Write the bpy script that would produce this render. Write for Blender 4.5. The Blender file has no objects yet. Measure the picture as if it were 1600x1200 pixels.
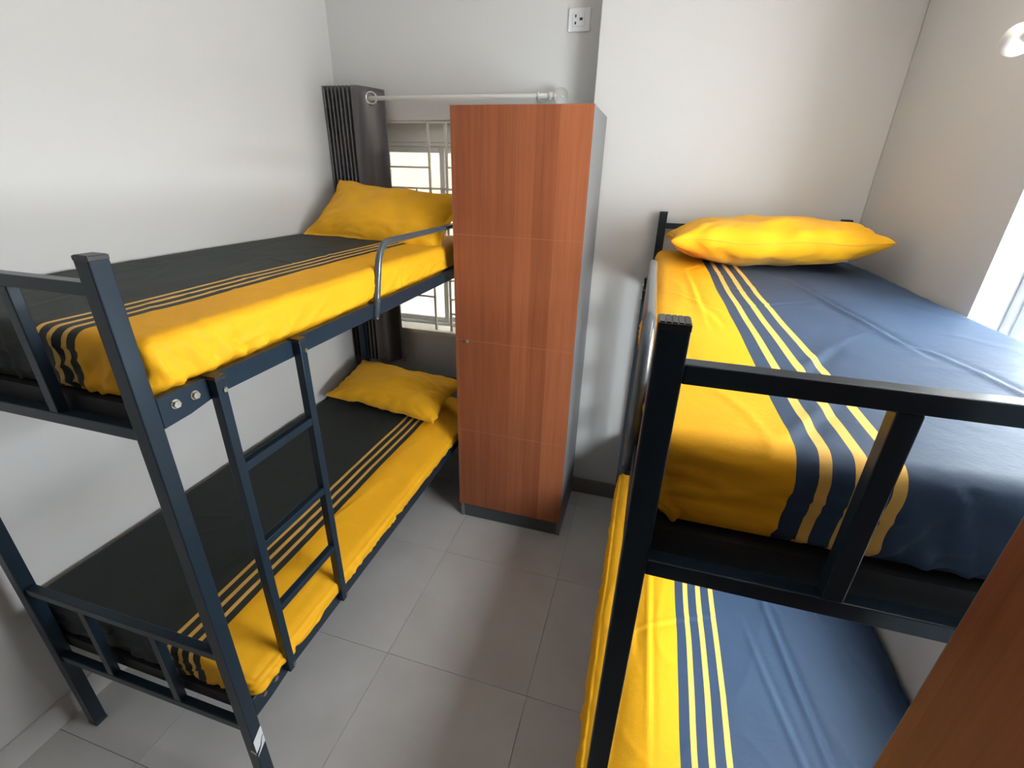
import bpy, bmesh, math, random
from mathutils import Vector, Matrix, noise

random.seed(4)
S = bpy.context.scene
COL = S.collection

# ------------------------------------------------------------------ camera
cam_d = bpy.data.cameras.new('camera')
cam = bpy.data.objects.new('camera', cam_d)
COL.objects.link(cam)
right = Vector((0.95986, 0.27933, 0.02529))
up = Vector((-0.13735, 0.38952, 0.91072))
fwd = Vector((-0.24453, 0.87764, -0.41226))
m = Matrix((right, up, -fwd)).transposed().to_4x4()
m.translation = Vector((0, 0, 1.75))
cam.matrix_world = m
cam_d.sensor_width = 36.0
cam_d.lens = 729.1 / 1600 * 36.0
cam_d.clip_start = 0.01
S.camera = cam

# ------------------------------------------------------------------ world, sun, exposure
W = bpy.data.worlds.new('sky')
S.world = W
W.use_nodes = True
bg = W.node_tree.nodes['Background']
bg.inputs['Color'].default_value = (0.90, 0.95, 1.0, 1)
bg.inputs['Strength'].default_value = 34.0


def portal(name, loc, rot, sx, sy):
    d = bpy.data.lights.new(name, 'AREA')
    d.shape = 'RECTANGLE'
    d.size, d.size_y = sx, sy
    d.cycles.is_portal = True
    o = bpy.data.objects.new(name, d)
    o.location, o.rotation_euler = loc, rot
    COL.objects.link(o)


vs = S.view_settings
vs.view_transform = 'Standard'
vs.look = 'None'
vs.exposure = 0.22
vs.gamma = 1.0
vs.use_curve_mapping = False

# ------------------------------------------------------------------ measured layout (metres)
XW, XRW = -1.700, 0.8157           # left and right wall
YB, YC, YF = 2.485, 2.346, -1.3    # window wall, projecting wall, wall behind the camera
XC = -0.322                        # edge of the projecting wall
ZC = 2.75
BL, BW, BH, PS = 1.817, 0.750, 1.612, 0.0345   # bunk length, width, height, post size
LBX, LBY = -0.866, 0.545           # left bunk: aisle face, foot face
RBX, RBY = 0.019, 0.5026           # right bunk
ZUT = 1.564
RW_Y0, RW_Y1, RW_Z0, RW_Z1 = 0.52, 1.462, 0.83, 2.0     # right window opening
BW_X0, BW_X1, BW_Z0, BW_Z1 = -1.525, -0.546, 0.856, 1.9825  # back window opening

portal('window_portal_right', (XRW + 0.14, (RW_Y0 + RW_Y1) / 2, (RW_Z0 + RW_Z1) / 2),
       (0, math.radians(90), 0), RW_Z1 - RW_Z0, RW_Y1 - RW_Y0)
portal('window_portal_back', ((BW_X0 + BW_X1) / 2, YB + 0.19, (BW_Z0 + BW_Z1) / 2),
       (math.radians(-90), 0, 0), BW_X1 - BW_X0, BW_Z1 - BW_Z0)


# ------------------------------------------------------------------ materials
def new_mat(name):
    mt = bpy.data.materials.new(name)
    mt.use_nodes = True
    nt = mt.node_tree
    return mt, nt, nt.nodes['Principled BSDF']


def ramp(nt, pos_cols):
    r = nt.nodes.new('ShaderNodeValToRGB')
    e = r.color_ramp.elements
    while len(e) > 1:
        e.remove(e[-1])
    e[0].position, e[0].color = pos_cols[0][0], (*pos_cols[0][1], 1)
    for p, c in pos_cols[1:]:
        x = e.new(p)
        x.color = (*c, 1)
    return r


def coords(nt, scale=(1, 1, 1), kind='Object', loc=(0, 0, 0)):
    tc = nt.nodes.new('ShaderNodeTexCoord')
    mp = nt.nodes.new('ShaderNodeMapping')
    mp.inputs['Scale'].default_value = scale
    mp.inputs['Location'].default_value = loc
    nt.links.new(tc.outputs[kind], mp.inputs['Vector'])
    return mp.outputs['Vector']


def add_noise(nt, vec, scale, detail=4, rough=0.55):
    n = nt.nodes.new('ShaderNodeTexNoise')
    n.inputs['Scale'].default_value = scale
    n.inputs['Detail'].default_value = detail
    n.inputs['Roughness'].default_value = rough
    nt.links.new(vec, n.inputs['Vector'])
    return n.outputs['Fac']


def add_bump(nt, fac, b, strength=0.2, dist=0.002):
    bp = nt.nodes.new('ShaderNodeBump')
    bp.inputs['Strength'].default_value = strength
    bp.inputs['Distance'].default_value = dist
    nt.links.new(fac, bp.inputs['Height'])
    nt.links.new(bp.outputs['Normal'], b.inputs['Normal'])


def simple(name, col, rough=0.5, metal=0.0, spec=0.5, var=0.06, nscale=6.0, bump=0.0, bscale=200.0):
    mt, nt, b = new_mat(name)
    vec = coords(nt)
    f = add_noise(nt, vec, nscale)
    r = ramp(nt, [(0.3, tuple(c * (1 - var) for c in col)), (0.7, tuple(min(1, c * (1 + var)) for c in col))])
    nt.links.new(f, r.inputs['Fac'])
    nt.links.new(r.outputs['Color'], b.inputs['Base Color'])
    b.inputs['Roughness'].default_value = rough
    b.inputs['Metallic'].default_value = metal
    b.inputs['Specular IOR Level'].default_value = spec
    if bump:
        add_bump(nt, add_noise(nt, vec, bscale, 2), b, bump, 0.001)
    return mt


M = {}
M['wall'] = simple('wall_paint', (0.685, 0.67, 0.655), 0.55, spec=0.3, var=0.02, nscale=1.5, bump=0.12, bscale=90)
M['ceiling'] = simple('ceiling_paint', (0.86, 0.86, 0.85), 0.7, spec=0.2, var=0.01)
M['frame'] = simple('navy_powder_coat', (0.0125, 0.0245, 0.038), 0.3, spec=0.3, var=0.10, nscale=14, bump=0.05, bscale=260)
_b = M['frame'].node_tree.nodes['Principled BSDF']
_b.inputs['Coat Weight'].default_value = 0.0
_b.inputs['Coat Roughness'].default_value = 0.12
M['tube'] = simple('grey_tube_paint', (0.06, 0.075, 0.088), 0.2, spec=0.8, var=0.08)
M['cap'] = simple('black_plastic', (0.018, 0.019, 0.02), 0.35, var=0.1)
M['steel'] = simple('zinc_bolt', (0.55, 0.52, 0.46), 0.32, metal=1.0, var=0.15, nscale=60)
M['lam'] = simple('grey_laminate', (0.20, 0.205, 0.21), 0.42, spec=0.45, var=0.04)
M['plinth'] = simple('dark_plinth', (0.075, 0.083, 0.09), 0.42, spec=0.5, var=0.05)
M['deck'] = simple('dark_bed_base', (0.014, 0.014, 0.015), 0.7, var=0.1)
M['white'] = simple('white_upvc', (0.82, 0.82, 0.80), 0.35, var=0.01)
M['grille'] = simple('cream_grille_paint', (0.78, 0.74, 0.68), 0.4, var=0.03)
M['sill'] = simple('sill_plaster', (0.74, 0.70, 0.62), 0.5, var=0.03)
M['skirt'] = simple('skirting_tile', (0.20, 0.178, 0.16), 0.45, var=0.08)
M['grout'] = simple('grout', (0.30, 0.28, 0.265), 0.8, var=0.05)
M['sock'] = simple('socket_plastic', (0.84, 0.84, 0.86), 0.3, var=0.01)
M['hole'] = simple('socket_hole', (0.02, 0.02, 0.022), 0.6, var=0.05)
M['paper'] = simple('sticker_paper', (0.72, 0.72, 0.72), 0.6, var=0.08, nscale=40)
M['rod'] = simple('white_rod', (0.80, 0.79, 0.77), 0.3, var=0.02)
M['chrome'] = simple('chrome_eyelet', (0.8, 0.8, 0.82), 0.18, metal=1.0, var=0.02)
M['outside'] = simple('cream_facade', (0.79, 0.73, 0.63), 0.8, spec=0.1, var=0.03, nscale=1.0, bump=0.1, bscale=40)


def mk_tile():
    mt, nt, b = new_mat('cement_tile')
    vec = coords(nt, kind='Object')
    oi = nt.nodes.new('ShaderNodeObjectInfo')
    add = nt.nodes.new('ShaderNodeVectorMath')
    add.operation = 'MULTIPLY_ADD'
    add.inputs[1].default_value = (1, 1, 1)
    nt.links.new(vec, add.inputs[0])
    cmb = nt.nodes.new('ShaderNodeCombineXYZ')
    mul = nt.nodes.new('ShaderNodeMath')
    mul.operation = 'MULTIPLY'
    mul.inputs[1].default_value = 31.0
    nt.links.new(oi.outputs['Random'], mul.inputs[0])
    nt.links.new(mul.outputs[0], cmb.inputs[0])
    nt.links.new(mul.outputs[0], cmb.inputs[2])
    nt.links.new(cmb.outputs[0], add.inputs[2])
    f = add_noise(nt, add.outputs[0], 3.2, 6, 0.6)
    r = ramp(nt, [(0.25, (0.50, 0.468, 0.446)), (0.55, (0.565, 0.533, 0.51)), (0.8, (0.625, 0.595, 0.572))])
    nt.links.new(f, r.inputs['Fac'])
    nt.links.new(r.outputs['Color'], b.inputs['Base Color'])
    b.inputs['Roughness'].default_value = 0.42
    b.inputs['Specular IOR Level'].default_value = 0.5
    add_bump(nt, add_noise(nt, add.outputs[0], 60, 3), b, 0.06, 0.001)
    return mt


M['tile'] = mk_tile()


def mk_wood():
    mt, nt, b = new_mat('brown_wood_laminate')
    # broad vertical staves
    v1 = coords(nt, (13.0, 0.0, 0.0))
    vo = nt.nodes.new('ShaderNodeTexVoronoi')
    vo.voronoi_dimensions = '1D'
    vo.inputs['Scale'].default_value = 1.0
    vo.feature = 'F1'
    sep = nt.nodes.new('ShaderNodeSeparateXYZ')
    nt.links.new(v1, sep.inputs[0])
    nt.links.new(sep.outputs[0], vo.inputs['W'])
    hsv = nt.nodes.new('ShaderNodeSeparateColor')
    nt.links.new(vo.outputs['Color'], hsv.inputs[0])
    # fine grain
    g1 = add_noise(nt, coords(nt, (55.0, 55.0, 1.6)), 1.0, 6, 0.65)
    g2 = add_noise(nt, coords(nt, (230.0, 230.0, 5.0)), 1.0, 3, 0.6)
    a = nt.nodes.new('ShaderNodeMath'); a.operation = 'MULTIPLY'; a.inputs[1].default_value = 0.24
    nt.links.new(hsv.outputs[0], a.inputs[0])
    c = nt.nodes.new('ShaderNodeMath'); c.operation = 'MULTIPLY_ADD'; c.inputs[1].default_value = 0.5
    nt.links.new(g1, c.inputs[0]); nt.links.new(a.outputs[0], c.inputs[2])
    d = nt.nodes.new('ShaderNodeMath'); d.operation = 'MULTIPLY_ADD'; d.inputs[1].default_value = 0.22
    nt.links.new(g2, d.inputs[0]); nt.links.new(c.outputs[0], d.inputs[2])
    r = ramp(nt, [(0.28, (0.235, 0.066, 0.026)), (0.52, (0.345, 0.106, 0.043)), (0.78, (0.44, 0.148, 0.064))])
    nt.links.new(d.outputs[0], r.inputs['Fac'])
    nt.links.new(r.outputs['Color'], b.inputs['Base Color'])
    b.inputs['Roughness'].default_value = 0.45
    b.inputs['Specular IOR Level'].default_value = 0.35
    add_bump(nt, g2, b, 0.08, 0.0006)
    return mt


M['wood'] = mk_wood()
M['wood_line'] = simple('pale_edge_line', (0.37, 0.145, 0.08), 0.5, var=0.1, nscale=30)


def cloth_bsdf(nt, b, vec, rough=0.75, sheen=0.25):
    b.inputs['Roughness'].default_value = rough
    b.inputs['Specular IOR Level'].default_value = 0.16
    b.inputs['Sheen Weight'].default_value = sheen
    b.inputs['Sheen Roughness'].default_value = 0.5
    n1 = add_noise(nt, vec, 38, 3, 0.6)
    n2 = add_noise(nt, vec, 700, 2, 0.5)
    mx = nt.nodes.new('ShaderNodeMath'); mx.operation = 'MULTIPLY_ADD'; mx.inputs[1].default_value = 0.12
    nt.links.new(n2, mx.inputs[0]); nt.links.new(n1, mx.inputs[2])
    add_bump(nt, mx.outputs[0], b, 0.22, 0.004)


YEL = (0.87, 0.42, 0.014)


def mk_sheet(name, dark):
    """Printed sheet: yellow border, three thin yellow lines, dark field; 'across' is metres from the border's edge."""
    mt, nt, b = new_mat(name)
    at = nt.nodes.new('ShaderNodeAttribute')
    at.attribute_name = 'across'
    mr = nt.nodes.new('ShaderNodeMapRange')
    mr.inputs['From Min'].default_value = -0.02
    mr.inputs['From Max'].default_value = 0.14
    nt.links.new(at.outputs['Fac'], mr.inputs['Value'])
    line = (0.82, 0.47, 0.11)
    pos = lambda x: (x + 0.02) / 0.16
    stops = [(0.0, YEL), (pos(0.0), dark)]
    for k in range(3):
        stops += [(pos(0.0385 * k + 0.0245), line), (pos(0.0385 * (k + 1)), dark)]
    r = ramp(nt, stops)
    r.color_ramp.interpolation = 'CONSTANT'
    nt.links.new(mr.outputs['Result'], r.inputs['Fac'])
    vec = coords(nt)
    f = add_noise(nt, vec, 5, 5)
    v = ramp(nt, [(0.3, (0.9, 0.9, 0.9)), (0.7, (1.0, 1.0, 1.0))])
    nt.links.new(f, v.inputs['Fac'])
    mix = nt.nodes.new('ShaderNodeMix'); mix.data_type = 'RGBA'; mix.blend_type = 'MULTIPLY'
    mix.inputs[0].default_value = 1.0
    nt.links.new(r.outputs['Color'], mix.inputs[6]); nt.links.new(v.outputs['Color'], mix.inputs[7])
    nt.links.new(mix.outputs[2], b.inputs['Base Color'])
    cloth_bsdf(nt, b, vec, 0.6, 0.0)
    return mt


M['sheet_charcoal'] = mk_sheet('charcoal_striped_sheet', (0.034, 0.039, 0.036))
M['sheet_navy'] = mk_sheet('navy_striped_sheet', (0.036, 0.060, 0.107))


def mk_cloth(name, col, rough=0.7, sheen=0.1, var=0.06):
    mt, nt, b = new_mat(name)
    vec = coords(nt)
    f = add_noise(nt, vec, 7, 4)
    r = ramp(nt, [(0.3, tuple(c * (1 - var) for c in col)), (0.7, col)])
    nt.links.new(f, r.inputs['Fac'])
    nt.links.new(r.outputs['Color'], b.inputs['Base Color'])
    cloth_bsdf(nt, b, vec, rough, sheen)
    return mt


M['pillow'] = mk_cloth('yellow_cotton', (0.87, 0.425, 0.010))
M['piping'] = mk_cloth('yellow_piping', (0.85, 0.42, 0.03))


def mk_curtain():
    mt, nt, b = new_mat('grey_satin_curtain')
    vec = coords(nt, (1, 1, 0.05))
    f = add_noise(nt, vec, 40, 3)
    r = ramp(nt, [(0.3, (0.085, 0.077, 0.082)), (0.7, (0.12, 0.109, 0.116))])
    nt.links.new(f, r.inputs['Fac'])
    nt.links.new(r.outputs['Color'], b.inputs['Base Color'])
    b.inputs['Roughness'].default_value = 0.3
    b.inputs['Sheen Weight'].default_value = 0.3
    return mt


M['curtain'] = mk_curtain()


def mk_glass():
    mt, nt, b = new_mat('window_glass')
    out = nt.nodes['Material Output']
    tr = nt.nodes.new('ShaderNodeBsdfTransparent')
    tr.inputs['Color'].default_value = (0.93, 0.95, 0.95, 1)
    gl = nt.nodes.new('ShaderNodeBsdfGlossy')
    gl.inputs['Roughness'].default_value = 0.03
    mx = nt.nodes.new('ShaderNodeMixShader')
    mx.inputs[0].default_value = 0.05
    nt.links.new(tr.outputs[0], mx.inputs[1]); nt.links.new(gl.outputs[0], mx.inputs[2])
    nt.links.new(mx.outputs[0], out.inputs['Surface'])
    return mt


M['glass'] = mk_glass()


def mk_crystal():
    mt, nt, b = new_mat('clear_acrylic')
    b.inputs['Base Color'].default_value = (0.95, 0.95, 0.93, 1)
    b.inputs['Roughness'].default_value = 0.04
    b.inputs['Transmission Weight'].default_value = 0.9
    b.inputs['IOR'].default_value = 1.45
    return mt


M['crystal'] = mk_crystal()


# ------------------------------------------------------------------ mesh helpers
def bm_box(bm, lo, hi, bevel=0.0, seg=2):
    r = bmesh.ops.create_cube(bm, size=1.0)
    vs_ = r['verts']
    c = [(a + b) / 2 for a, b in zip(lo, hi)]
    s = [abs(b - a) for a, b in zip(lo, hi)]
    for v in vs_:
        v.co = Vector([c[i] + v.co[i] * s[i] for i in range(3)])
    if bevel:
        es = list({e for v in vs_ for e in v.link_edges})
        bmesh.ops.bevel(bm, geom=es, offset=min(bevel, min(s) * 0.45), segments=seg, affect='EDGES', profile=0.5)


def bm_tube(bm, pts, r, seg=14, caps=True):
    pts = [Vector(p) for p in pts]
    rings = []
    n0 = None
    for i, p in enumerate(pts):
        t = (pts[min(i + 1, len(pts) - 1)] - pts[max(i - 1, 0)]).normalized()
        if n0 is None:
            a = Vector((0, 0, 1)) if abs(t.z) < 0.9 else Vector((1, 0, 0))
            n0 = t.cross(a).normalized()
        n0 = (n0 - t * n0.dot(t)).normalized()
        bn = t.cross(n0)
        rad = r[i] if isinstance(r, (list, tuple)) else r
        rings.append([bm.verts.new(p + (n0 * math.cos(2 * math.pi * k / seg) + bn * math.sin(2 * math.pi * k / seg)) * rad)
                      for k in range(seg)])
    for a, b in zip(rings[:-1], rings[1:]):
        for k in range(seg):
            bm.faces.new((a[k], a[(k + 1) % seg], b[(k + 1) % seg], b[k]))
    if caps:
        bm.faces.new(rings[0][::-1])
        bm.faces.new(rings[-1])


def bm_prism(bm, poly, axis, lo, hi):
    """extrude a 2D polygon (in the two other axes, in order) along axis from lo to hi"""
    idx = [i for i in range(3) if i != axis]

    def mk(val):
        out = []
        for p in poly:
            c = [0, 0, 0]
            c[idx[0]], c[idx[1]], c[axis] = p[0], p[1], val
            out.append(bm.verts.new(c))
        return out
    a, b = mk(lo), mk(hi)
    n = len(poly)
    bm.faces.new(a[::-1]); bm.faces.new(b)
    for k in range(n):
        bm.faces.new((a[k], a[(k + 1) % n], b[(k + 1) % n], b[k]))


def obj(name, bm, mat, parent=None, smooth=False, loc=None):
    bmesh.ops.recalc_face_normals(bm, faces=bm.faces[:])
    me = bpy.data.meshes.new(name)
    bm.to_mesh(me)
    bm.free()
    me.materials.append(M[mat] if isinstance(mat, str) else mat)
    if smooth:
        for p in me.polygons:
            p.use_smooth = True
    o = bpy.data.objects.new(name, me)
    COL.objects.link(o)
    if parent is not None:
        o.parent = parent
    if loc is not None:
        o.location = loc
    return o


def box(name, lo, hi, mat, parent=None, bevel=0.0):
    """box in the parent's space, its origin at its own centre"""
    c = [(a + b) / 2 for a, b in zip(lo, hi)]
    bm = bmesh.new()
    bm_box(bm, [a - q for a, q in zip(lo, c)], [b - q for b, q in zip(hi, c)], bevel)
    return obj(name, bm, mat, parent, loc=c)


def thing(name, label, cat, loc=(0, 0, 0), rotz=0.0, group=None):
    o = bpy.data.objects.new(name, None)
    o.empty_display_size = 0.1
    COL.objects.link(o)
    o.location = loc
    o.rotation_euler = (0, 0, rotz)
    return tag(o, label, cat, group)


def tag(o, label, cat, group=None):
    o['label'], o['category'] = label, cat
    if group:
        o['group'] = group
    return o


def structure(o, label=None, cat=None):
    o['kind'] = 'structure'
    if label:
        o['label'], o['category'] = label, cat
    return o


def copy_tree(o, parent=None):
    c = o.copy()
    COL.objects.link(c)
    c.parent = parent
    for ch in list(o.children):
        copy_tree(ch, c)
    return c


def smoothstep(a, b, x):
    t = max(0.0, min(1.0, (x - a) / (b - a)))
    return t * t * (3 - 2 * t)


# ------------------------------------------------------------------ room shell
TH = 0.2
floor = box('floor', (XW - TH, YF - TH, -0.12), (XRW + TH, YB + TH, -0.006), 'grout')
structure(floor, 'grey cement-look tiled floor of the bunk room', 'floor')
T, TX0, TY0 = 0.57, -0.78, 1.073
tile_mesh = None
for i in range(-2, 4):
    for j in range(-5, 4):
        x0, y0 = TX0 + (i - 1) * T, TY0 + (j - 1) * T
        x1, y1 = x0 + T, y0 + T
        cx0, cx1 = max(x0, XW), min(x1, XRW)
        cy0, cy1 = max(y0, YF), min(y1, YB)
        if cx1 - cx0 < 0.02 or cy1 - cy0 < 0.02:
            continue
        g = 0.0007
        full = (cx1 - cx0 > T - 1e-6) and (cy1 - cy0 > T - 1e-6)
        if full and tile_mesh is not None:
            o = bpy.data.objects.new('floor_tile', tile_mesh)
            COL.objects.link(o)
            o.location = ((cx0 + cx1) / 2, (cy0 + cy1) / 2, -0.003)
        else:
            o = box('floor_tile', (cx0 + g, cy0 + g, -0.006), (cx1 - g, cy1 - g, 0.0), 'tile', None, 0.0006)
            if full:
                tile_mesh = o.data
        w = o.location.copy()
        o.parent = floor
        o.location = w - floor.location

structure(box('ceiling', (XW - TH, YF - TH, ZC), (XRW + TH, YB + TH, ZC + 0.15), 'ceiling'),
          'plain white ceiling of the bunk room', 'ceiling')
structure(box('wall_left', (XW - TH, YF - TH, 0), (XW, YB + TH, ZC), 'wall'),
          'plain off-white wall behind the left bunk bed', 'wall')
def wall_with_hole(name, axis, a0, a1, t0, t1, h0, h1, z0, z1):
    """wall slab running along x (axis 0) or y (axis 1) with one rectangular opening"""
    bm = bmesh.new()

    def piece(p0, p1, q0, q1):
        if axis == 0:
            bm_box(bm, (p0, t0, q0), (p1, t1, q1))
        else:
            bm_box(bm, (t0, p0, q0), (t1, p1, q1))
    piece(a0, h0, 0, ZC)
    piece(h1, a1, 0, ZC)
    piece(h0, h1, 0, z0)
    piece(h0, h1, z1, ZC)
    return obj(name, bm, 'wall')


structure(wall_with_hole('wall_back', 0, XW, XRW + TH, YB, YB + TH, BW_X0, BW_X1, BW_Z0, BW_Z1),
          'off-white wall with the curtained window', 'wall')
structure(wall_with_hole('wall_right', 1, YF - TH, YB, XRW, XRW + TH, RW_Y0, RW_Y1, RW_Z0, RW_Z1),
          'off-white wall with the bright window beside the right bunk', 'wall')
structure(wall_with_hole('wall_front', 0, XW, XRW, YF - TH, YF, -1.35, 0.25, 0.0, 2.2),
          'off-white wall with the wide doorway, opposite the curtained window', 'wall')
# unlit passage behind the doorway
bm = bmesh.new()
for lo, hi in (((-1.7, YF - TH - 1.6, -0.006), (0.6, YF - TH - 1.5, 2.5)), ((-1.8, YF - TH - 1.5, -0.006), (-1.7, YF - TH, 2.5)),
               ((0.6, YF - TH - 1.5, -0.006), (0.7, YF - TH, 2.5)), ((-1.7, YF - TH - 1.5, 2.4), (0.6, YF - TH, 2.5)),
               ((-1.7, YF - TH - 1.5, -0.1), (0.6, YF - TH, -0.006))):
    bm_box(bm, lo, hi)
structure(obj('wall_passage', bm, 'skirt'), 'dark walls of the unlit passage behind the doorway', 'wall')
structure(box('wall_pier', (XC, YC, 0), (XRW, YB, ZC), 'wall', None, 0.004),
          'projecting off-white wall behind the wardrobe and right bunk', 'wall')
bm = bmesh.new()
bm_box(bm, (XC - 0.01, YC - 0.011, 0.0), (XRW, YC, 0.1), 0.002)
bm_box(bm, (XC - 0.011, YC - 0.011, 0.0), (XC, YB, 0.1), 0.002)
structure(obj('baseboard_pier', bm, 'skirt'), 'dark brown-grey skirting along the projecting wall', 'skirting')

structure(box('baseboard_left', (XW, YF, 0.0), (XW + 0.010, YB, 0.1), 'tile', None, 0.002),
          'grey tile skirting along the plain wall', 'skirting')

# narrow lane outside the back window, unseen blocks added to dim it
structure(box('wall_outside', (-9.0, 3.35, -0.5), (XRW + TH, 3.6, 5.0), 'outside'),
          'cream wall of the house outside the curtained window', 'wall')
structure(box('ground_outside', (-9.0, YB + TH + 0.001, -0.6), (XRW + TH, 3.35, -0.5), 'outside'),
          'pale paved ground of the lane outside the curtained window', 'ground')
structure(box('wall_upper_blocker', (-9.0, 1.5, ZC + 0.15), (XRW + TH, YB + TH, 4.6), 'outside'),  # unseen block added so less sky reaches the lane
          'added unseen cream block above the room, shading the lane', 'wall')
structure(box('wall_side_blocker', (-9.0, 1.5, -0.6), (XW - TH - 0.001, YB + TH, ZC + 0.149), 'outside'),  # added to close the open side where sky light came in
          'added unseen cream block beside the room, keeping sky out of the lane', 'wall')
structure(box('wall_lane_end', (XRW, YB + TH + 0.001, -0.5), (XRW + TH, 3.35, 4.6), 'outside'),
          'cream end wall closing the lane outside', 'wall')

# ------------------------------------------------------------------ back window
w1 = bpy.data.objects.new('window_1', None)
COL.objects.link(w1)
w1.location = ((BW_X0 + BW_X1) / 2, YB, BW_Z0)
structure(w1, 'cream-framed sliding window behind a painted grille', 'window')
ox, oy, oz = w1.location
bw, bh = BW_X1 - BW_X0, BW_Z1 - BW_Z0


def ring_frame(name, x0, x1, z0, z1, y0, y1, t, mat, parent, axis='y'):
    bm = bmesh.new()
    for lo, hi in (((x0, y0, z0), (x0 + t, y1, z1)), ((x1 - t, y0, z0), (x1, y1, z1)),
                   ((x0 + t, y0, z0), (x1 - t, y1, z0 + t)), ((x0 + t, y0, z1 - t), (x1 - t, y1, z1))):
        bm_box(bm, lo, hi, 0.003, 1)
    if axis == 'x':
        for v in bm.verts:
            v.co = Vector((v.co.y, v.co.x, v.co.z))
    return obj(name, bm, mat, parent)


# header board above the sashes, sill below
box('header_board', (-bw / 2, 0.10, bh - 0.095), (bw / 2, 0.17, bh), 'white', w1, 0.003)
box('window_sill', (-bw / 2 - 0.03, -0.022, -0.012), (bw / 2 + 0.03, 0.17, 0.012), 'sill', w1, 0.004)
ring_frame('window_frame', -bw / 2, bw / 2, 0.012, bh - 0.095, 0.105, 0.165, 0.02, 'white', w1)
sx = [-bw / 2 + 0.028, -0.13, 0.0, bw / 2 - 0.028]
for k, (a, b, yy) in enumerate(((-bw / 2 + 0.02, -0.105, 0.112), (-0.14, bw / 2 - 0.02, 0.138))):
    s = ring_frame('sash', a, b, 0.032, bh - 0.115, yy, yy + 0.022, 0.03, 'white', w1)
    p = box('pane', (a + 0.028, yy + 0.008, 0.060), (b - 0.028, yy + 0.013, bh - 0.143), 'glass')
    p.parent = s

# painted security grille
gx = lambda x: x - ox
gz = lambda z: z - oz
grl = thing('window_grille', 'cream painted steel grille of crossing bars across the curtained window', 'grille',
            (ox, YB + 0.016, BW_Z0 + 0.012))
G = 0.006


def vbar(x, z0, z1, r=G):
    box('bar', (gx(x) - r, -r, z0 - BW_Z0 - 0.012), (gx(x) + r, r, z1 - BW_Z0 - 0.012), 'grille', grl, 0.0015)


def hbar(z, x0, x1, r=0.005):
    box('bar', (gx(x0) + G, -r, z - r - BW_Z0 - 0.012), (gx(x1) - G, r, z + r - BW_Z0 - 0.012), 'grille', grl, 0.0015)


vxs = [BW_X0 + 0.008, -1.184, -1.085, -0.93, -0.83, BW_X1 - 0.008]
for x in vxs:
    vbar(x, BW_Z0 + 0.012, BW_Z1 - 0.012)
hbar(BW_Z1 - 0.006, BW_X0, BW_X1, 0.006)
for z in (1.764, 1.6615, 1.172, 1.0685):
    hbar(z, vxs[0], vxs[1])
    hbar(z, vxs[4], vxs[5])
for z in (1.6615, 1.172):
    hbar(z, vxs[1], vxs[2])
    hbar(z, vxs[3], vxs[4])
for z in (1.8677, 1.766, 1.66, 1.42, 1.172, 1.063, 0.974):
    hbar(z, vxs[2], vxs[3])
for x in (-1.266, -0.75):
    vbar(x, 1.177, 1.6565, 0.005)

# ------------------------------------------------------------------ right window
w2 = bpy.data.objects.new('window_2', None)
COL.objects.link(w2)
w2.location = (XRW, (RW_Y0 + RW_Y1) / 2, RW_Z0)
structure(w2, 'white-framed bright window beside the right bunk', 'window')
rw, rh = RW_Y1 - RW_Y0, RW_Z1 - RW_Z0
ring_frame('window_frame', -rw / 2, rw / 2, 0.0, rh, 0.075, 0.135, 0.03, 'white', w2, 'x')
for a, b, xx in ((-rw / 2 + 0.03, 0.02, 0.105), (-0.02, rw / 2 - 0.03, 0.082)):
    s = ring_frame('sash', a, b, 0.03, rh - 0.03, xx, xx + 0.022, 0.04, 'white', w2, 'x')
    p = box('pane', (xx + 0.008, a + 0.038, 0.068), (xx + 0.013, b - 0.038, rh - 0.068), 'glass')
    p.parent = s
bm = bmesh.new()
bm_box(bm, (-0.02, -rw / 2 - 0.02, -0.02), (0.075, rw / 2 + 0.02, 0.0), 0.003)
obj('window_sill', bm, 'white', w2)


structure(box('sky_blocker_ledge', (XRW + TH + 0.001, RW_Y0 - 0.2, 2.08), (XRW + TH + 0.36, RW_Y1 + 0.2, 2.16), 'outside'),  # added out of view to cut sky light on the right bunk
          'added unseen ledge cutting high sky light over the bright window', 'ledge')

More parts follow.
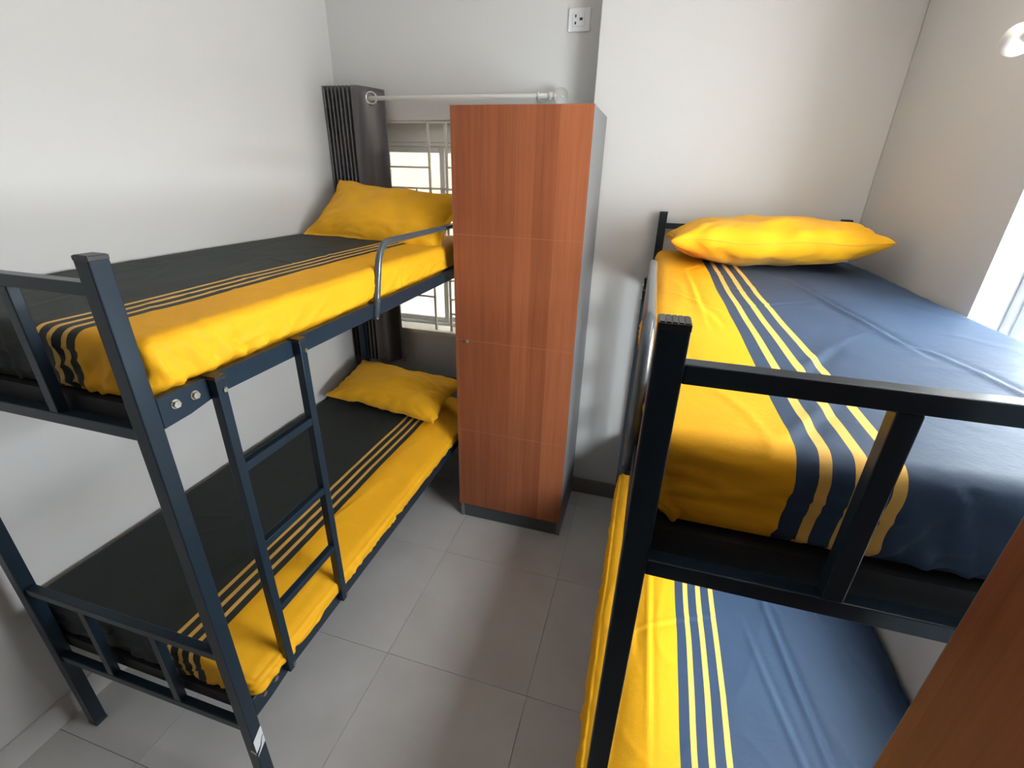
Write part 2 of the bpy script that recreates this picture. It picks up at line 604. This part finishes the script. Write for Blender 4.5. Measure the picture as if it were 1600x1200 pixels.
# ------------------------------------------------------------------ bunk beds
def make_bunk():
    root = thing('bunk_bed', 'navy steel bunk bed', 'bunk bed')
    hw, hl, s = BW / 2, BL / 2, PS
    # posts with ribbed plastic caps
    for sx_ in (1, -1):
        for sy_ in (-1, 1):
            x0, x1 = sorted((sx_ * hw, sx_ * (hw - s)))
            y0, y1 = sorted((sy_ * hl, sy_ * (hl - s)))
            p = box('post', (x0, y0, 0.006), (x1, y1, BH - 0.008), 'frame', root, 0.0024)
            bm = bmesh.new()
            bm_box(bm, (-s / 2 - 0.0002, -s / 2 - 0.0002, -0.002), (s / 2 + 0.0002, s / 2 + 0.0002, 0.0058), 0.0006, 1)
            for k in range(5):
                xx = -s / 2 + 0.001 + (s - 0.002) * (k + 0.5) / 5
                bm_box(bm, (xx - 0.0025, -s / 2 + 0.002, 0.0055), (xx + 0.0025, s / 2 - 0.002, 0.0070))
            c = obj('post_cap', bm, 'cap', p)
            c.location = (0, 0, (BH - 0.008 - 0.006) / 2)
            bm = bmesh.new()
            bm_box(bm, (-s / 2 - 0.0006, -s / 2 - 0.0006, -0.006), (s / 2 + 0.0006, s / 2 + 0.0006, 0.010), 0.0012, 1)
            f = obj('foot_cap', bm, 'cap', p)
            f.location = (0, 0, -(BH - 0.008 - 0.006) / 2)
    # end frames
    rd = 0.0115
    for sy_ in (-1, 1):
        yc = sy_ * (hl - s / 2)
        for zt, zb in ((ZUT, 1.255), (0.634, 0.322)):
            bm = bmesh.new(); bm_box(bm, (-hw + s, yc - rd, zt - 0.024), (hw - s, yc + rd, zt), 0.002)
            obj('end_top_rail', bm, 'frame', root)
            bm = bmesh.new(); bm_box(bm, (-hw + s, yc - rd, zb), (hw - s, yc + rd, zb + 0.026), 0.002)
            obj('end_bottom_rail', bm, 'frame', root)
            for u in (0.255, 0.510):
                xx = hw - u
                bm = bmesh.new(); bm_box(bm, (xx - 0.0125, yc - rd + 0.001, zb + 0.026), (xx + 0.0125, yc + rd - 0.001, zt - 0.024), 0.002)
                obj('end_upright', bm, 'frame', root)
    # side rails with gusset ends and bolts
    for sx_ in (1, -1):
        for zb, zt in ((1.293, 1.338), (0.376, 0.431)):
            a = hl - s
            gz_ = 0.020 if zb > 1 else 0.014
            poly = [(-a, zb - gz_), (-a + 0.06, zb - gz_ * 0.72), (-a + 0.13, zb), (a - 0.13, zb), (a - 0.06, zb - gz_ * 0.72),
                    (a, zb - gz_), (a, zt), (-a, zt)]
            x0, x1 = sorted((sx_ * hw, sx_ * (hw - 0.02)))
            bm = bmesh.new()
            bm_prism(bm, poly, 0, x0, x1)
            bmesh.ops.bevel(bm, geom=bm.edges[:], offset=0.0015, segments=1, affect='EDGES')
            r = obj('side_rail', bm, 'frame', root)
            for sy_ in (-1,):
                for v in (0.068, 0.112):
                    bm = bmesh.new()
                    q = bmesh.ops.create_cone(bm, cap_ends=True, segments=6, radius1=0.0085, radius2=0.0078, depth=0.007)
                    q2 = bmesh.ops.create_cone(bm, cap_ends=True, segments=18, radius1=0.0098, radius2=0.0098, depth=0.002)
                    for vv in q2['verts']:
                        vv.co.z -= 0.0035
                    bmesh.ops.rotate(bm, verts=bm.verts[:], matrix=Matrix.Rotation(sx_ * math.pi / 2, 3, 'Y'))
                    b = obj('bolt', bm, 'steel', r)
                    b.location = (sx_ * (hw + 0.0043), sy_ * (hl - v), (zt + zb) / 2 + (-0.002 if zb > 1 else 0.008))
    # sheet-metal bases and end supports
    for zt in (1.312, 0.400):
        bm = bmesh.new()
        bm_box(bm, (-hw + 0.022, -hl + s + 0.004, zt - 0.010), (hw - 0.022, hl - s - 0.004, zt))
        for sy_ in (-1, 1):
            y0, y1 = sorted((sy_ * (hl - s - 0.004), sy_ * (hl - s - 0.03)))
            bm_box(bm, (-hw + 0.022, y0, zt - 0.046), (hw - 0.022, y1, zt - 0.010))
        for k in range(4):
            yy = -hl + BL * (k + 1) / 5
            bm_box(bm, (-hw + 0.022, yy - 0.012, zt - 0.018), (hw - 0.022, yy + 0.012, zt - 0.010))
        obj('bed_base', bm, 'deck', root)
    # ladder on the aisle side
    xo = hw
    for v0, v1 in ((0.146, 0.170), (0.406, 0.430)):
        bm = bmesh.new()
        bm_box(bm, (xo + 0.0008, -hl + v0, 0.398), (xo + 0.0245, -hl + v1, 1.333), 0.002)
        st = obj('ladder_stile', bm, 'frame', root)
        bm = bmesh.new()
        bm_box(bm, (xo - 0.012, -hl + v0 - 0.001, 1.3385), (xo + 0.0255, -hl + v1 + 0.001, 1.3425), 0.001)
        bm_box(bm, (xo + 0.0005, -hl + v0 - 0.0015, 1.332), (xo + 0.0255, -hl + v1 + 0.0015, 1.3385), 0.001)
        obj('ladder_hook', bm, 'cap', st)
        for zz in (1.308, 0.414):
            bm = bmesh.new()
            bmesh.ops.create_cone(bm, cap_ends=True, segments=6, radius1=0.0062, radius2=0.0058, depth=0.005)
            bmesh.ops.rotate(bm, verts=bm.verts[:], matrix=Matrix.Rotation(math.pi / 2, 3, 'Y'))
            b = obj('bolt', bm, 'steel', st)
            b.location = (xo + 0.027, -hl + (v0 + v1) / 2 + 0.004, zz)
    for z in (1.112, 0.873, 0.646):
        bm = bmesh.new()
        bm_box(bm, (xo + 0.002, -hl + 0.170, z - 0.022), (xo + 0.0235, -hl + 0.406, z), 0.002)
        obj('ladder_rung', bm, 'frame', root)
    # guard rail
    pts = []
    gxx = xo + 0.004
    A = [(0.806, 1.290), (0.848, 1.455)]
    pts += [(0.806 + (0.848 - 0.806) * t, 1.290 + 0.165 * t) for t in (0, 0.5, 1)]
    c0, c1, c2 = Vector((0.848, 1.455)), Vector((0.868, 1.527)), Vector((0.935, 1.527))
    for k in range(1, 9):
        t = k / 8
        q = c0 * (1 - t) ** 2 + c1 * 2 * t * (1 - t) + c2 * t * t
        pts.append((q.x, q.y))
    half = list(pts)
    mid = 2 * 1.211
    pts += [(mid - a, b) for a, b in half[::-1]]
    bm = bmesh.new()
    bm_tube(bm, [(gxx, -hl + a, b) for a, b in pts], 0.0115, 16)
    g = obj('guard_rail', bm, 'tube', root, True)
    for p in (half[0], (mid - half[0][0], half[0][1])):
        bm = bmesh.new()
        bm_tube(bm, [(gxx, -hl + p[0], p[1] - 0.004), (gxx, -hl + p[0], p[1] + 0.004)], 0.0122, 16)
        obj('tube_plug', bm, 'cap', g)
    return root


bunk = make_bunk()
bunk.location = (LBX - BW / 2, LBY + BL / 2, 0)
bunk2 = copy_tree(bunk)
bunk2.location = (RBX + BW / 2, RBY + BL / 2, 0)
bunk2.rotation_euler = (0, 0, math.pi)
for b, l in ((bunk, 'navy steel bunk bed with ladder along the plain wall, under the curtained window'),
             (bunk2, 'navy steel bunk bed beside the bright window, with its guard rail at the near end')):
    tag(b, l, 'bunk bed', 'bunk beds')
bunk2['label'] = 'navy steel bunk bed standing against the bright side window and projecting wall'

# torn white sticker on the left bunk's front post (part of that post)
post0 = [c for c in bunk.children if c.name.startswith('post') and c.location.x > 0 and c.location.y < 0][0]
pc = post0.location
s2 = PS / 2


def sticker(pts, face):
    bm = bmesh.new()
    if face == 'x':
        bm_prism(bm, [(a - s2, z - pc.z) for a, z in pts], 0, s2 + 0.0001, s2 + 0.0007)
    else:
        bm_prism(bm, [(s2 - a, z - pc.z) for a, z in pts], 1, -s2 - 0.0007, -s2 - 0.0001)
    st = obj('sticker', bm, 'paper', post0)
    st['label'] = 'torn white sticker'


sticker([(0.001, 0.297), (0.0335, 0.322), (0.0335, 0.286), (0.024, 0.278), (0.017, 0.258), (0.001, 0.247)], 'x')
sticker([(0.0335, 0.282), (0.0335, 0.252), (0.001, 0.227), (0.006, 0.236), (0.020, 0.254), (0.026, 0.274)], 'x')
sticker([(0.002, 0.247), (0.002, 0.238), (0.022, 0.246), (0.014, 0.254)], 'y')


# ------------------------------------------------------------------ mattresses
def rounded_box_grid(nx, ny, nz):
    """quad grid over the six faces of the unit box, verts shared; returns verts (unit coords) and faces"""
    idx, verts, faces = {}, [], []

    def vid(i, j, k):
        key = (i, j, k)
        if key not in idx:
            idx[key] = len(verts)
            verts.append((i / nx, j / ny, k / nz))
        return idx[key]
    for i in range(nx):
        for j in range(ny):
            faces.append((vid(i, j, nz), vid(i + 1, j, nz), vid(i + 1, j + 1, nz), vid(i, j + 1, nz)))
            faces.append((vid(i, j, 0), vid(i, j + 1, 0), vid(i + 1, j + 1, 0), vid(i + 1, j, 0)))
    for i in range(nx):
        for k in range(nz):
            faces.append((vid(i, 0, k), vid(i + 1, 0, k), vid(i + 1, 0, k + 1), vid(i, 0, k + 1)))
            faces.append((vid(i, ny, k), vid(i, ny, k + 1), vid(i + 1, ny, k + 1), vid(i + 1, ny, k)))
    for j in range(ny):
        for k in range(nz):
            faces.append((vid(0, j, k), vid(0, j, k + 1), vid(0, j + 1, k + 1), vid(0, j + 1, k)))
            faces.append((vid(nx, j, k), vid(nx, j + 1, k), vid(nx, j + 1, k + 1), vid(nx, j, k + 1)))
    return verts, faces


def mattress(label, xa, xw, y0, y1, z0, z1, stripe, mat, seed, railtop, creases=(), legs=(), bulge=0.0, rim=0.03, drop=0.0, mid=None):
    """xa aisle edge, xw wall edge; across runs from the aisle edge towards the wall"""
    sg = 1 if xw > xa else -1
    w, l, h = abs(xw - xa), y1 - y0, z1 - z0
    nx, ny, nz = 128, 230, 20
    uv, faces = rounded_box_grid(nx, ny, nz)
    r = rim
    V, A = [], []
    off = Vector((seed * 7.3, seed * 3.1, seed * 5.7))
    rnd = random.Random(seed * 11 + 3)
    creases = list(creases)
    for _ in range(16):   # short slack creases scattered over the cloth
        cx_, cy_ = rnd.uniform(0.03, w - 0.05), rnd.uniform(0.05, l - 0.1)
        an, ln_ = rnd.gauss(1.35, 0.5) * rnd.choice((-1, 1)), rnd.uniform(0.05, 0.16)
        creases.append((cx_ - math.cos(an) * ln_, cy_ - math.sin(an) * ln_, cx_ + math.cos(an) * ln_, cy_ + math.sin(an) * ln_,
                        rnd.uniform(0.001, 0.0028), rnd.uniform(0.007, 0.012)))
    folds = {0: [], 1: []}   # slanting gathers on the aisle side (0) and the foot end (1)
    for fc, span, cnt in ((0, l, 34), (1, w, 11)):
        for _ in range(cnt):
            y_ = rnd.uniform(0.03, span - 0.03) if rnd.random() < 0.7 else rnd.uniform(0.03, 0.3)
            dx_ = rnd.uniform(0.01, 0.09) * rnd.choice((-1, -1, 1))
            z0_, z1_ = rnd.uniform(0.0, 0.25) * h, rnd.uniform(0.45, 0.95) * h
            folds[fc].append((y_, z0_, y_ + dx_, z1_, rnd.uniform(0.0025, 0.006), rnd.uniform(0.007, 0.012)))
    for (a, b, c) in uv:
        # denser columns near the edges
        p = Vector((a * w, b * l, c * h))
        q = Vector((min(max(p.x, r), w - r), min(max(p.y, r), l - r), min(max(p.z, r), h - r)))
        d = p - q
        if d.length > 1e-9:
            n = d.normalized()
            p = q + n * r
        else:
            n = Vector((0, 0, 1))
        zt = c
        # gentle doming and cloth relief
        nn = noise.noise(Vector((p.x * 3.1, p.y * 2.3, zt * 2)) + off)
        n2 = noise.noise(Vector((p.x * 9, p.y * 7, p.z * 14)) + off * 2)
        rg = 1 - abs(noise.noise(Vector((p.x * 5.0 + 0.8 * nn, p.y * 3.0 + 0.6 * nn, p.z * 9)) + off * 3)) * 2
        rg2 = 1 - abs(noise.noise(Vector((p.x * 11 + nn, p.y * 8 - p.z * 22 + nn, p.z * 6)) + off * 4)) * 2
        top = smoothstep(0.5, 0.98, c)
        side = 1 - top
        disp = 0.004 * nn + 0.0015 * n2
        disp += 0.0016 * max(0, rg) ** 9 * top
        disp += (0.007 * max(0, rg2) ** 4 - 0.0015) * side * (1 if c > 0.04 else 0.2)
        for (cx0, cy0, cx1, cy1, amp, wd) in creases:
            if c < 0.6:
                continue
            A0, B0 = Vector((cx0, cy0)), Vector((cx1, cy1))
            t = max(0, min(1, (Vector((p.x, p.y)) - A0).dot(B0 - A0) / (B0 - A0).length_squared))
            qq = A0.lerp(B0, t)
            dd = (Vector((p.x, p.y)) - qq)
            dist = dd.length * (1 if dd.x > 0 else -1) + 0.006 * nn
            fade = math.sin(math.pi * min(1, max(0, t * 0.94 + 0.03)))
            disp += amp * fade * (math.exp(-(dist / wd) ** 2) - 0.7 * math.exp(-((dist - wd * 1.6) / wd) ** 2))
        if 0.02 < c < 0.98 and (a < 0.02 or b < 0.01):
            fc = 0 if a < 0.02 else 1
            P2 = Vector((p.y, p.z)) if fc == 0 else Vector((p.x, p.z))
            for (fa, fb, fd, fe, amp, wd) in folds[fc]:
                if abs(P2.x - (fa + fd) / 2) > 0.12:
                    continue
                A0, B0 = Vector((fa, fb)), Vector((fd, fe))
                t = max(0, min(1, (P2 - A0).dot(B0 - A0) / (B0 - A0).length_squared))
                dd = P2 - A0.lerp(B0, t)
                dist = dd.length * (1 if dd.x > 0 else -1)
                disp += amp * (1 - 0.7 * t) * (math.exp(-(dist / wd) ** 2) - 0.8 * math.exp(-((dist - wd * 1.5) / wd) ** 2))
        if c <= 0.001:
            disp = 0
        pp = p + n * disp
        # the aisle side: tucked inside the rail at the bottom, bulging over it above
        zz = z0 + pp.z
        if a < 0.12:
            k = 1 - smoothstep(0.0, 0.12, a)
            t_in = 1 - smoothstep(railtop - 0.002, railtop + 0.022, zz)
            pp.x += k * 0.027 * t_in
            bl = bulge * (1 if mid is None else math.exp(-((y0 + pp.y - mid) / 0.24) ** 2))
            for ly in legs:
                bl *= 1 - math.exp(-((y0 + pp.y - ly) / 0.06) ** 2)
            pp.x -= k * bl * (0.4 + 0.6 * math.sin(math.pi * min(1, max(0, (zz - railtop) / (z1 - railtop))))) * (1 - t_in)
        if drop:
            pp.z -= drop * c * (1 - smoothstep(0.0, 0.17, pp.x)) ** 1.3
        if pp.z < 0:
            pp.z = 0
        wob = 0.0035 * noise.noise(Vector((p.x * 4, p.y * 4.5, p.z * 16)) + off) + 0.002 * n2
        wob += 0.009 * side * noise.noise(Vector((p.x * 6, 0.3, p.z * 13)) + off)
        V.append((sg * pp.x, pp.y, pp.z))
        A.append(pp.x - stripe + wob)
    me = bpy.data.meshes.new('mattress')
    if sg < 0:
        faces = [f[::-1] for f in faces]
    me.from_pydata(V, [], faces)
    at = me.attributes.new('across', 'FLOAT', 'POINT')
    at.data.foreach_set('value', A)
    for p in me.polygons:
        p.use_smooth = True
    me.materials.append(M[mat])
    o = bpy.data.objects.new('mattress', me)
    o.location = (xa, y0, z0)
    COL.objects.link(o)
    return tag(o, label, 'mattress', 'sheeted mattresses on the bunks')


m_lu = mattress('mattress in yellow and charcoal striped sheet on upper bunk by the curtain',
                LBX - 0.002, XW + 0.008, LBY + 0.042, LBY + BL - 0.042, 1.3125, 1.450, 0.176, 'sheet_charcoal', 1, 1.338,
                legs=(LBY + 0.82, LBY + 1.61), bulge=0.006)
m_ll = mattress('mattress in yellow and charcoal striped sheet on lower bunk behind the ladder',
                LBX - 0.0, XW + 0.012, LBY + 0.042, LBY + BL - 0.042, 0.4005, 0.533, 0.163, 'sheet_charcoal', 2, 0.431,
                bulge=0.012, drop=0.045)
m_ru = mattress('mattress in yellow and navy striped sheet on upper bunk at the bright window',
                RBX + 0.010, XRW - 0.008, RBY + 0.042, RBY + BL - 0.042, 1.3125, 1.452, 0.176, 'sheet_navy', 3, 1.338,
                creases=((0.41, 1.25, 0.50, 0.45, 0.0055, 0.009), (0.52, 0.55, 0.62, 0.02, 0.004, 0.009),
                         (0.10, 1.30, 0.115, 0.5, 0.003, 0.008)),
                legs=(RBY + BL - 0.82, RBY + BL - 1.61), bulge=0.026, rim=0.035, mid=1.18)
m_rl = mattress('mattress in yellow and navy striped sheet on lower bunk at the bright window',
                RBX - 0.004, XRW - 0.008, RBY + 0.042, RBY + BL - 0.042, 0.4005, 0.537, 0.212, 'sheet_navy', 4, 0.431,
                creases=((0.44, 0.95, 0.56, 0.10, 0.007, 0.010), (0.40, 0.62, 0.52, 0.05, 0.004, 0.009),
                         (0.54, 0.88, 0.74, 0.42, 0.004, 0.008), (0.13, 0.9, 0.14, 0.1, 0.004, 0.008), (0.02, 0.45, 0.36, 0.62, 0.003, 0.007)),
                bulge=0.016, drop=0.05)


# ------------------------------------------------------------------ pillows
def pillow(label, loc, rot, a, b, ht, hb, seed, flange=0.0, mat='pillow', puff=0.45):
    ns, nt_ = 56, 40
    root = thing('pillow', label, 'pillow', loc, group='yellow pillows on the bunks')
    root.rotation_euler = rot
    bm = bmesh.new()
    off = Vector((seed * 4.1, seed * 2.7, seed))

    def outline(s, t):
        x = a * s * (1 - 0.075 * (1 - t * t))
        y = b * t * (1 - 0.085 * (1 - s * s))
        x += 0.010 * noise.noise(Vector((s * 2, t * 5, 1)) + off) * abs(s)
        y += 0.010 * noise.noise(Vector((s * 5, t * 2, 2)) + off) * abs(t)
        return x, y

    def edge_z(s, t):
        return 0.012 * noise.noise(Vector((s * 2.2, t * 2.2, 5)) + off)
    grid = {}
    for side, hh in ((1, ht), (-1, hb)):
        for i in range(ns + 1):
            for j in range(nt_ + 1):
                # cosine spacing packs rows at the seams
                s = -math.cos(math.pi * i / ns)
                t = -math.cos(math.pi * j / nt_)
                edge = i in (0, ns) or j in (0, nt_)
                if side == -1 and edge:
                    grid[(side, i, j)] = grid[(1, i, j)]
                    continue
                x, y = outline(s, t)
                fl = 1 - flange
                s2_, t2_ = min(1, abs(s) / fl), min(1, abs(t) / fl)
                pr = (max(0, 1 - s2_ ** 2.4) * max(0, 1 - t2_ ** 2.2)) ** puff
                z = hh * pr
                cr = 1 - abs(noise.noise(Vector((s * 2.2 + 0.4 * t, t * 3.2, side * 3)) + off * 2)) * 2
                rad = max(abs(s), abs(t))
                pk = 1 - abs(noise.noise(Vector((math.atan2(t, s) * 5.5, rad * 1.2, side)) + off * 3)) * 2
                z += (0.006 * noise.noise(Vector((s * 3, t * 3, side)) + off) - 0.007 * max(0, cr) ** 6
                      - 0.010 * max(0, pk) ** 4 * smoothstep(0.45, 0.85, rad)) * min(1, pr * 3)
                grid[(side, i, j)] = bm.verts.new((x, y, side * max(0.0, z) + edge_z(s, t)))
    for side in (1, -1):
        for i in range(ns):
            for j in range(nt_):
                f = [grid[(side, i, j)], grid[(side, i + 1, j)], grid[(side, i + 1, j + 1)], grid[(side, i, j + 1)]]
                try:
                    bm.faces.new(f if side == 1 else f[::-1])
                except ValueError:
                    pass
    obj('pillowcase', bm, mat, root, True)
    # stitched seam round the edge
    loop = [(-math.cos(math.pi * i / ns), -1) for i in range(ns)] + [(1, -math.cos(math.pi * j / nt_)) for j in range(nt_)] + \
           [(math.cos(math.pi * i / ns), 1) for i in range(ns)] + [(-1, math.cos(math.pi * j / nt_)) for j in range(nt_)]
    pts = []
    for s, t in loop:
        x, y = outline(s, t)
        pts.append((x, y, edge_z(s, t)))
    pts.append(pts[0])
    bm = bmesh.new()
    bm_tube(bm, pts, 0.0026, 6, False)
    obj('seam', bm, 'piping', root, True)
    return root


R_ = math.radians
pillow('plump yellow pillow lying on the upper bunk at the bright window', (0.405, 2.03, 1.545), (R_(-3), R_(-2.5), R_(1.0)),
       0.34, 0.215, 0.082, 0.092, 1, puff=0.36)
pillow('yellow pillow propped against the curtain on the upper bunk', (-1.235, 2.095, 1.552), (R_(41), R_(3), R_(-8)),
       0.385, 0.18, 0.066, 0.05, 2, 0.06)
pillow('yellow pillow propped on the lower bunk beneath the curtain', (-1.27, 2.115, 0.622), (R_(14), R_(2), R_(-5)),
       0.345, 0.18, 0.075, 0.05, 3, puff=0.4)


# ------------------------------------------------------------------ wardrobes
LW, LD, LH = 0.553, 0.42, 1.980


def make_wardrobe():
    """origin at the base centre; the door faces -y"""
    root = thing('wardrobe', 'wardrobe', 'wardrobe')
    hw = LW / 2
    y0, y1 = -LD / 2, LD / 2
    t = 0.018
    bm = bmesh.new()
    bm_box(bm, (-hw, y0 + 0.019, 0.094), (-hw + t, y1, LH), 0.001, 1)
    bm_box(bm, (hw - t, y0 + 0.019, 0.0), (hw, y1, LH), 0.001, 1)
    bm_box(bm, (-hw + t, y0 + 0.019, LH - t), (hw - t, y1, LH), 0.001, 1)
    bm_box(bm, (-hw + t, y1 - 0.006, 0.094), (hw - t, y1, LH - t))
    bm_box(bm, (-hw, y0 + 0.019, 0.0), (-hw + t, y1, 0.094), 0.001, 1)
    for z in (0.094, 0.557, 1.035, 1.5):
        bm_box(bm, (-hw + t, y0 + 0.03, z), (hw - t, y1 - 0.006, z + t))
    obj('body', bm, 'lam', root)
    box('plinth', (-hw + t, y0 + 0.022, 0.0), (hw - t, y0 + 0.04, 0.092), 'plinth', root, 0.001)
    d = box('door', (-hw, y0, 0.096), (hw, y0 + 0.018, LH), 'wood', root, 0.0012)
    for z in (0.563, 1.040, 1.508):
        st = box('score_line', (-hw + 0.0015, y0 - 0.0004, z - 0.0009), (hw - 0.0015, y0 + 0.001, z + 0.0009), 'wood_line')
        st.parent = d
        st.location = Vector(st.location) - d.location
    for lo, hi in (((-hw - 0.0008, y0 + 0.0005, 0.096), (-hw, y0 + 0.0175, LH)), ((hw, y0 + 0.0005, 0.096), (hw + 0.0008, y0 + 0.0175, LH))):
        e = box('edge_band', lo, hi, 'lam')
        e.parent = d
        e.location = Vector(e.location) - d.location
    bm = bmesh.new()
    bm_tube(bm, [(0, 0.001, 0), (0, -0.004, 0)], 0.0085, 18)
    bm_prism(bm, [(-0.0065, -0.006), (0.0065, -0.006), (0.001, 0.008)], 1, -0.012, -0.004)
    k = obj('lock', bm, 'steel', d)
    k.location = (-hw + 0.056, -0.009, 1.035 - d.location.z)
    return root


wd = make_wardrobe()
wd.location = (-0.5335, YC - 0.0135 - LD / 2, 0)
wd2 = copy_tree(wd)
wd2.location = (0.355 + LD / 2, 0.45 - LW / 2, 0)
wd2.rotation_euler = (0, 0, -math.pi / 2)
tag(wd, 'tall brown wood wardrobe with grey sides standing against the far wall between the bunks', 'wardrobe', 'wardrobes')
tag(wd2, 'brown wood wardrobe at the near end of the bunk by the bright window', 'wardrobe', 'wardrobes')


# ------------------------------------------------------------------ curtain, rods
YR_ = 2.415
ZR = 2.072


def curtain():
    root = thing('curtain', 'dark grey eyelet curtain bunched in the corner beside the window', 'curtain', (-1.56, YR_, 0.66))
    ztop, zbot = 2.124, 0.665
    nz = 60
    # plan path: tight pleats then a wide front flap
    n_pl = 7
    prof = []
    xL, xM, xRr = -1.690, -1.533, -1.393
    steps = n_pl * 10
    for k in range(steps + 1):
        t = k / steps
        prof.append((xL + (xM - xL) * t, 0.046 * math.cos(2 * math.pi * n_pl * t / 1.0) * (1.0), t, 0.0))
    for k in range(1, 22):
        t = k / 21
        prof.append((xM + (xRr - xM) * t, 0.046 - 0.075 * t + 0.012 * math.sin(t * 5), 1.0, t))
    bm = bmesh.new()
    rows = []
    for i in range(nz + 1):
        f = i / nz
        z = ztop + (zbot - ztop) * f
        row = []
        for (x, y, t, fl) in prof:
            xx = x + 0.010 * f * (t - 0.4) + fl * (0.02 * f)
            # lower down the flap gathers into folds of its own
            yy = y * (1 - 0.15 * f) + fl * 0.034 * math.sin(fl * 13 + f * 1.5) * smoothstep(0.0, 0.7, f)
            yy += 0.006 * noise.noise(Vector((x * 18, f * 3, 2)))
            xx += 0.006 * noise.noise(Vector((x * 9, f * 2.5, 7))) * f
            zz = z - 0.012 * fl * (1 - f) * fl
            row.append(bm.verts.new((xx + 1.56, -yy, zz - 0.66)))
        rows.append(row)
    for a, b in zip(rows[:-1], rows[1:]):
        for k in range(len(a) - 1):
            bm.faces.new((a[k], a[k + 1], b[k + 1], b[k]))
    o = obj('curtain_cloth', bm, 'curtain', root, True)
    md = o.modifiers.new('thick', 'SOLIDIFY')
    md.thickness = 0.0016
    # eyelet ring round the rod
    bm = bmesh.new()
    R1, r1 = 0.026, 0.0055
    seg, seg2 = 32, 10
    ring = [[bm.verts.new(((R1 + r1 * math.cos(b)) * math.cos(a), r1 * math.sin(b), (R1 + r1 * math.cos(b)) * math.sin(a)))
             for b in [2 * math.pi * q / seg2 for q in range(seg2)]] for a in [2 * math.pi * p / seg for p in range(seg)]]
    for p in range(seg):
        for q in range(seg2):
            bm.faces.new((ring[p][q], ring[(p + 1) % seg][q], ring[(p + 1) % seg][(q + 1) % seg2], ring[p][(q + 1) % seg2]))
    e = obj('eyelet', bm, 'chrome', root, True)
    e.location = (-1.445 + 1.56, -0.003, ZR - 0.66)
    e.rotation_euler = (0, 0, R_(28))
    return root


curtain()


def sphere_bm(r, loc=(0, 0, 0), u=28, v=18):
    bm = bmesh.new()
    bmesh.ops.create_uvsphere(bm, u_segments=u, v_segments=v, radius=r)
    for q in bm.verts:
        q.co += Vector(loc)
    return bm


def rod(label, p0, p1, wall_dir, brackets, finial_ends, fin_mat):
    p0, p1 = Vector(p0), Vector(p1)
    root = thing('curtain_rod', label, 'curtain rod', p0)
    d = (p1 - p0)
    u = d.normalized()
    bm = bmesh.new()
    bm_tube(bm, [(0, 0, 0), d], 0.0105, 16)
    obj('rod_tube', bm, 'rod', root, True)
    for e in finial_ends:
        base = d if e == 1 else Vector((0, 0, 0))
        dirn = u if e == 1 else -u
        bm = bmesh.new()
        bm_tube(bm, [base - dirn * 0.012, base + dirn * 0.008, base + dirn * 0.009, base + dirn * 0.016], [0.0145, 0.0145, 0.010, 0.010], 16)
        f = obj('finial', bm, 'rod', root, True)
        g = obj('finial_ball', sphere_bm(0.033, base + dirn * 0.044), fin_mat, f, True)
    for t in brackets:
        c = d * t
        w = Vector(wall_dir)
        bm = bmesh.new()
        bm_tube(bm, [c + w * 0.0, c + w * w.length * 0 + w], 0.006, 10)
        bm_tube(bm, [c + w - w.normalized() * 0.006, c + w], 0.022, 20)
        ring_pts = [c + Vector((0, 0, 0.0135)) * math.cos(a) + w.normalized() * 0.0135 * math.sin(a)
                    for a in [2 * math.pi * k / 20 for k in range(21)]]
        bm_tube(bm, ring_pts, 0.003, 8, False)
        obj('bracket', bm, 'rod', root, True)
    return root


rod('white curtain rod with clear ball end above the grilled window', (-1.685, YR_, ZR), (-0.526, YR_, ZR),
    (0, YB - YR_ - 0.001, 0), (0.10, 0.95), (1,), 'crystal')
rod('white curtain rod with white ball end above the bright window', (0.742, 0.2, 2.056), (0.742, 1.52, 2.056),
    (XRW - 0.742 - 0.001, 0, 0), (0.08, 0.96), (1, 0), 'rod')

# ------------------------------------------------------------------ wall socket
sk = thing('wall_socket', 'white square wall socket high on the wall above the wardrobe', 'socket', (-0.4325, YB, 2.363))
box('plate', (-0.0475, -0.009, -0.0425), (0.0475, 0.0, 0.0425), 'sock', sk, 0.003)
ins = box('insert', (-0.029, -0.0125, -0.024), (0.024, -0.009, 0.024), 'sock', sk, 0.0015)
for (a, b, r1, r2) in ((-0.0155, 0.0125, 0.0035, 0.005), (-0.0155, -0.0125, 0.0035, 0.005), (0.0085, 0.0015, 0.0065, 0.0048)):
    hl_ = box('pin_hole', (a + 0.0025 - r1, -0.0022, b - r2), (a + 0.0025 + r1, -0.0012, b + r2), 'hole', None, 0.0005)
    hl_.parent = ins

# ------------------------------------------------------------------ LED batten above the right window (out of frame)
mt, nt, b = new_mat('lit_tube')
b.inputs['Base Color'].default_value = (0.9, 0.9, 0.9, 1)
b.inputs['Emission Color'].default_value = (1.0, 0.92, 0.81, 1)
b.inputs['Emission Strength'].default_value = 42.0
M['lit'] = mt
bt = thing('batten_light', 'white tube light batten on the wall above the bright window', 'light', (XRW, 1.12, 2.35))
box('housing', (-0.022, -0.58, -0.022), (0.0, 0.58, 0.022), 'white', bt, 0.003)
bm = bmesh.new()
bm_tube(bm, [(-0.036, -0.55, 0), (-0.036, 0.55, 0)], 0.013, 14)
obj('tube', bm, 'lit', bt, True)
for sy_ in (-1, 1):
    y0, y1 = sorted((sy_ * 0.55, sy_ * 0.575))
    box('end_holder', (-0.052, y0, -0.018), (-0.022, y1, 0.018), 'white', bt, 0.002)
